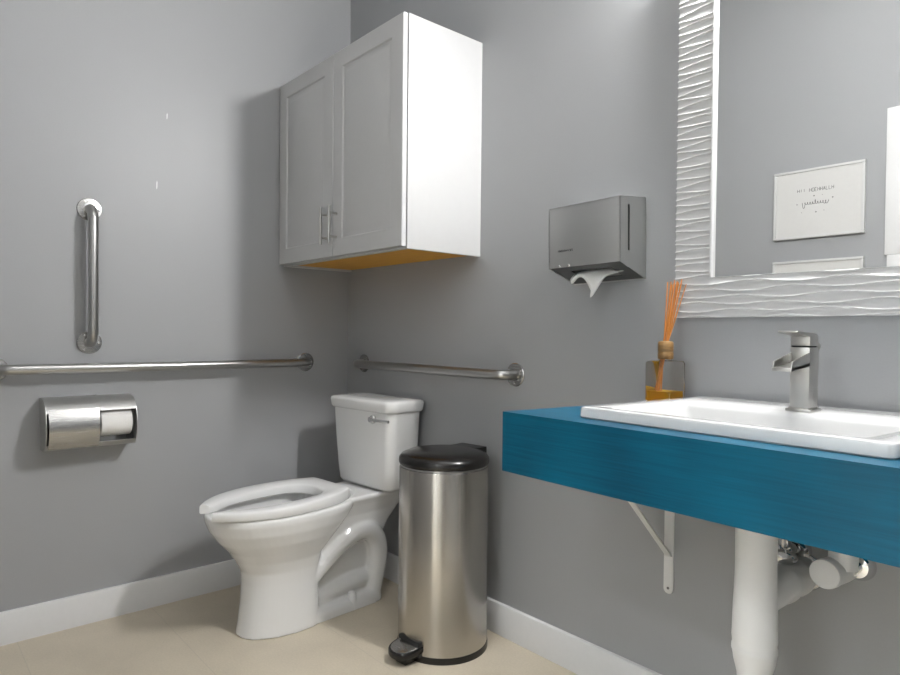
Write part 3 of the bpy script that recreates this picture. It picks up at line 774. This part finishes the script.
# ------------------------------------------------------------------ pipes under the basin
def plumbing():
    px, py = 1.932, -.250
    t = thing('drain_pipe_cover', 'white vinyl drain pipe cover below the basin', 'pipe cover', (px, py, .22))
    SR = .87
    b = bm_new(); lathe(b, [(q*SR, h) for q, h in [(.040, .750), (.045, .735), (.045, .62), (.0445, .56), (.0455, .52), (.0480, .47), (.0490, .43), (.0495, .412), (.0485, .405), (.0480, .401), (.0480, .397), (.0495, .392), (.0495, .385), (.0475, .380), (.0445, .362), (.040, .347), (.0370, .335), (.0355, .30), (.034, .25), (.022, .232), (.001, .230)]], (px, py, 0), 40); obj('trap_sleeve', b, 'pvc', t, smooth=40)
    b = bm_new()
    lathe(b, [(.0365, .0), (.037, .10), (.040, .12), (.040, .135), (.037, .14), (.0365, .17), (.041, .185), (.041, .20), (.036, .206), (.036, .245)], (px, py, .487), 32, 'y')
    for v in b.verts: v.co.y = 2*py-v.co.y
    obj('waste_arm_cover', b, 'pvc', t, smooth=40)
    b = bm_new()
    lathe(b, [(.044, 0), (.043, .004), (.039, .008), (.034, .009)], (px, 0, .487), 32, 'y'); o = obj('escutcheon', b, 'chrome', t)
    b = bm_new(); tube(b, [(px, py, .74), (px, py, .76)], .022, 16); obj('tailpiece', b, 'chrome', t)
    for x, lab in ((1.914, 'bare chrome water shutoff valve half hidden behind the drain pipe cover'), (2.040, 'white capped water shutoff valve right of the drain pipe cover')):
        z = .531
        v = thing('shutoff_valve', lab, 'water valve', (x, 0, z), 0, 'shutoff valves under the basin')
        b = bm_new(); lathe(b, [(.034, 0), (.0335, .004), (.030, .012), (.024, .020), (.014, .022), (.014, .05)], (x, 0, z), 32, 'y'); obj('escutcheon', b, 'chrome', v)
        if x > 2:
            dx = -.030
            b = bm_new(); lathe(b, [(.020, .020), (.028, .030), (.0295, .045), (.0295, .092), (.0295, .094), (.0305, .0955), (.0305, .106), (.029, .109), (.0005, .1095)], (x+dx, 0, z-.004), 36, 'y')
            for q in b.verts: q.co.x += .14*(q.co.y+.11)
            obj('valve_cover', b, 'pvc', v, smooth=40)
            b = bm_new(); tube(b, spline([(x-.012, -.058, z+.004), (x-.010, -.058, z+.07), (x-.006, -.072, z+.14), (x, -.085, z+.20), (x, -.085, z+.235)], 6), [.028]*6+[.023]*19, 18); obj('riser_cover', b, 'pvc', v, smooth=50)
        else:
            b = bm_new(); lathe(b, [(.016, .03), (.016, .05), (.0185, .052), (.0185, .066), (.012, .070), (.009, .082), (.0005, .083)], (x, 0, z+.006), 20, 'y'); obj('valve_body', b, 'chrome', v, smooth=40)
            b = bm_new(); lathe(b, [(.0005, .078), (.020, .080), (.025, .087), (.025, .097), (.020, .103), (.0005, .104)], (x+.012, 0, z+.006), 24, 'y')
            for q in b.verts: q.co.z = (z+.006)+(q.co.z-z-.006)*.62
            obj('valve_handle', b, 'chrome', v, smooth=40)
            b = bm_new(); tube(b, spline([(x, -.058, z+.012), (x, -.060, z+.07), (x, -.075, z+.14), (x, -.085, z+.20), (x, -.085, z+.235)], 6), .012, 18); obj('riser_tube', b, 'chrome', v, smooth=50)
plumbing()

# ------------------------------------------------------------------ framed mirror
def mirror():
    X0, X1, Z0, Z1 = 1.6185, 2.43, 1.0635, 1.985
    W = .0985; yf = -.030
    t = thing('framed_mirror', 'large wall mirror in a white carved wave frame above the basin', 'mirror', ((X0+X1)/2, 0, Z0))
    P = .0335
    def line(k, x):
        ph = 0 if k % 2 == 0 else PI
        return k*P/2+.0036*math.sin(2*PI*x/.205+ph+.55*math.sin(k*.9))+.0012*math.sin(2*PI*x/.47+k*1.7)
    def height(x, z):
        zz = z-Z0
        k = int(math.floor(zz/(P/2)))
        for kk in (k+2, k+1, k, k-1, k-2):
            if line(kk, x) <= zz:
                a = line(kk, x); c = line(kk+1, x); break
        else: return 0
        f = min(max((zz-a)/max(c-a, 1e-4), 0), 1)
        e = min(f, 1-f)*max(c-a, 1e-4)        # distance from the nearest crest
        return .0030*math.exp(-(e/.0015)**1.2)-.0010*math.exp(-((min(f, 1-f)-.5)/.3)**2)
    def side(xa, xb, za, zb, nx, nz):
        b = bm_new()
        G = []
        for j in range(nz+1):
            z = za+(zb-za)*j/nz; row = []
            for i in range(nx+1):
                x = xa+(xb-xa)*i/nx
                ex = x; y = yf-height(x, z)
                if abs(x-X0) < 1e-6: ex = x-.25*height(x, z)
                row.append(b.verts.new((ex, y, z)))
            G.append(row)
        for a, c in zip(G, G[1:]):
            for i in range(nx): b.faces.new((a[i], a[i+1], c[i+1], c[i]))
        bord = G[0]+[r[-1] for r in G[1:]]+list(reversed(G[-1][:-1]))+[r[0] for r in reversed(G[1:-1])]
        back = [b.verts.new((v.co.x, 0, v.co.z)) for v in bord]
        n = len(bord)
        for i in range(n): b.faces.new((bord[i], back[i], back[(i+1) % n], bord[(i+1) % n]))
        b.faces.new(back)
        return b
    def piece(*a): return obj('frame_rail', side(*a), 'frame', t, smooth=50)
    piece(X0, X1, Z0, Z0+W, 110, 96)
    piece(X0, X1, Z1-W, Z1, 80, 60)
    piece(X0, X0+W-.003, Z0+W, Z1-W, 14, 680)
    piece(X1-W+.006, X1, Z0+W, Z1-W, 10, 360)
    # inner lip with scalloped edge
    b = bm_new()
    xa = X0+W-.0035
    rings = []
    N = 260
    for i in range(N+1):
        z = Z0+W+(Z1-2*W-Z0)*i/N if False else Z0+W+(Z1-Z0-2*W)*i/N
        s = .0018*abs(math.sin((z-Z0)*PI/P))
        rings.append([(xa-.001, -.012, z), (xa-.002-s, yf-.0035, z), (xa+.001, yf-.004, z), (xa+.003, yf-.003, z), (xa+.0035, -.012, z)])
    loft(b, rings)
    obj('inner_lip', b, 'frame', t, smooth=40)
    b = bm_new(); quad_box(b, X0+W-.01, X1-W+.01, -.0235, -.006, Z0+W-.01, Z1-W+.01); obj('mirror_glass', b, 'mirror', t, smooth=0)
mirror()

# ------------------------------------------------------------------ framed signs on the opposite wall (seen in the mirror)
def sign(z0, z1, label, writing):
    x0, x1 = 1.100, 1.502; y = YF
    t = thing('framed_sign', label, 'sign', ((x0+x1)/2, y, z0), 0, 'framed signs on the opposite wall')
    w = .012
    b = bm_new()
    quad_box(b, x0, x1, y, y+.02, z0, z0+w, .002); quad_box(b, x0, x1, y, y+.02, z1-w, z1, .002)
    quad_box(b, x0, x0+w, y, y+.02, z0+w, z1-w, .002); quad_box(b, x1-w, x1, y, y+.02, z0+w, z1-w, .002)
    obj('sign_frame', b, 'sign_frame', t)
    b = bm_new(); quad_box(b, x0+w-.002, x1-w+.002, y, y+.014, z0+w-.002, z1-w+.002); obj('print', b, 'paper', t, smooth=0)
    if writing:
        Wd, H = x1-x0, z1-z0; yy = y+.0141
        b = bm_new()
        marks(b, x0+.275*Wd, x0+.375*Wd, z1-.325*H, z1-.285*H, yy, 3, 3, .0018, .0004)
        obj('lettering', b, 'ink', t, smooth=0); b = bm_new()
        marks(b, x0+.41*Wd, x0+.685*Wd, z1-.335*H, z1-.285*H, yy, 9, 8, .0018, .0004)
        obj('lettering', b, 'ink', t, smooth=0)
        b = bm_new()           # cursive line: a continuous looping stroke with two descenders
        pts = []
        xs, xe, zc = x0+.335*Wd, x0+.62*Wd, z1-.50*H
        n = 150
        for i in range(n+1):
            f = i/n; th = f*10*2*PI
            amp = .0055
            asc = .009*math.exp(-((f-.50)/.035)**2); des = .017*(math.exp(-((f-.05)/.035)**2)+math.exp(-((f-.90)/.04)**2))
            px = xs+(xe-xs)*f-.0035*math.sin(th)
            s = math.cos(th)
            pz = zc+amp*s+(asc if s > 0 else 0)*s+(des if s < 0 else 0)*s
            pts.append((px, yy, pz))
        tube(b, pts, .0011, 6)
        obj('cursive_line', b, 'ink', t)
        for fx, fz, r in ((.463, .40, .0042), (.667, .455, .0045), (.555, .40, .002), (.272, .50, .0036), (.487, .635, .0045), (.575, .625, .0025), (.325, .625, .0022)):
            b = bm_new(); pts = []
            for k in range(10):
                rr = r*(1 if k % 2 == 0 else .5); a = 2*PI*k/10+PI/2
                pts.append((x0+fx*Wd+rr*math.cos(a), z1-fz*H+rr*math.sin(a)))
            prism(b, pts, 'y', yy, yy+.0004)
            obj('star', b, 'ink', t, smooth=0)
sign(1.495, 1.828, 'upper white framed sign with small lettering reflected in the mirror', True)
sign(1.052, 1.387, 'lower white frame whose top edge shows just above the mirror frame', False)

# ------------------------------------------------------------------ world, camera, view
w = bpy.data.worlds.new('World'); SC.world = w; w.use_nodes = True
w.node_tree.nodes['Background'].inputs['Color'].default_value = (.8, .85, .9, 1); w.node_tree.nodes['Background'].inputs['Strength'].default_value = .05

F, YAW, PITCH, ROLL = 648.645, .855051, .017183, .010132
cd = bpy.data.cameras.new('camera'); cam = bpy.data.objects.new('camera', cd); COL.objects.link(cam)
cd.sensor_fit = 'HORIZONTAL'; cd.sensor_width = 36; cd.lens = F/900*36; cd.shift_y = 6.3685/900; cd.clip_start = .01
fw = Vector((-math.sin(YAW), math.cos(YAW), 0)); rt = Vector((math.cos(YAW), math.sin(YAW), 0)); up = Vector((0, 0, 1))
fw2 = fw*math.cos(PITCH)-up*math.sin(PITCH); up2 = up*math.cos(PITCH)+fw*math.sin(PITCH)
c, s = math.cos(ROLL), math.sin(ROLL)
cr, cu = rt*c+up2*s, up2*c-rt*s
m = Matrix((cr, cu, -fw2)).transposed().to_4x4(); m.translation = (2.50451, -1.56968, 1.01842)
cam.matrix_world = m
SC.camera = cam
SC.view_settings.view_transform = 'Standard'; SC.view_settings.look = 'None'; SC.view_settings.gamma = 1
SC.view_settings.use_curve_mapping = False; SC.view_settings.exposure = 0.70
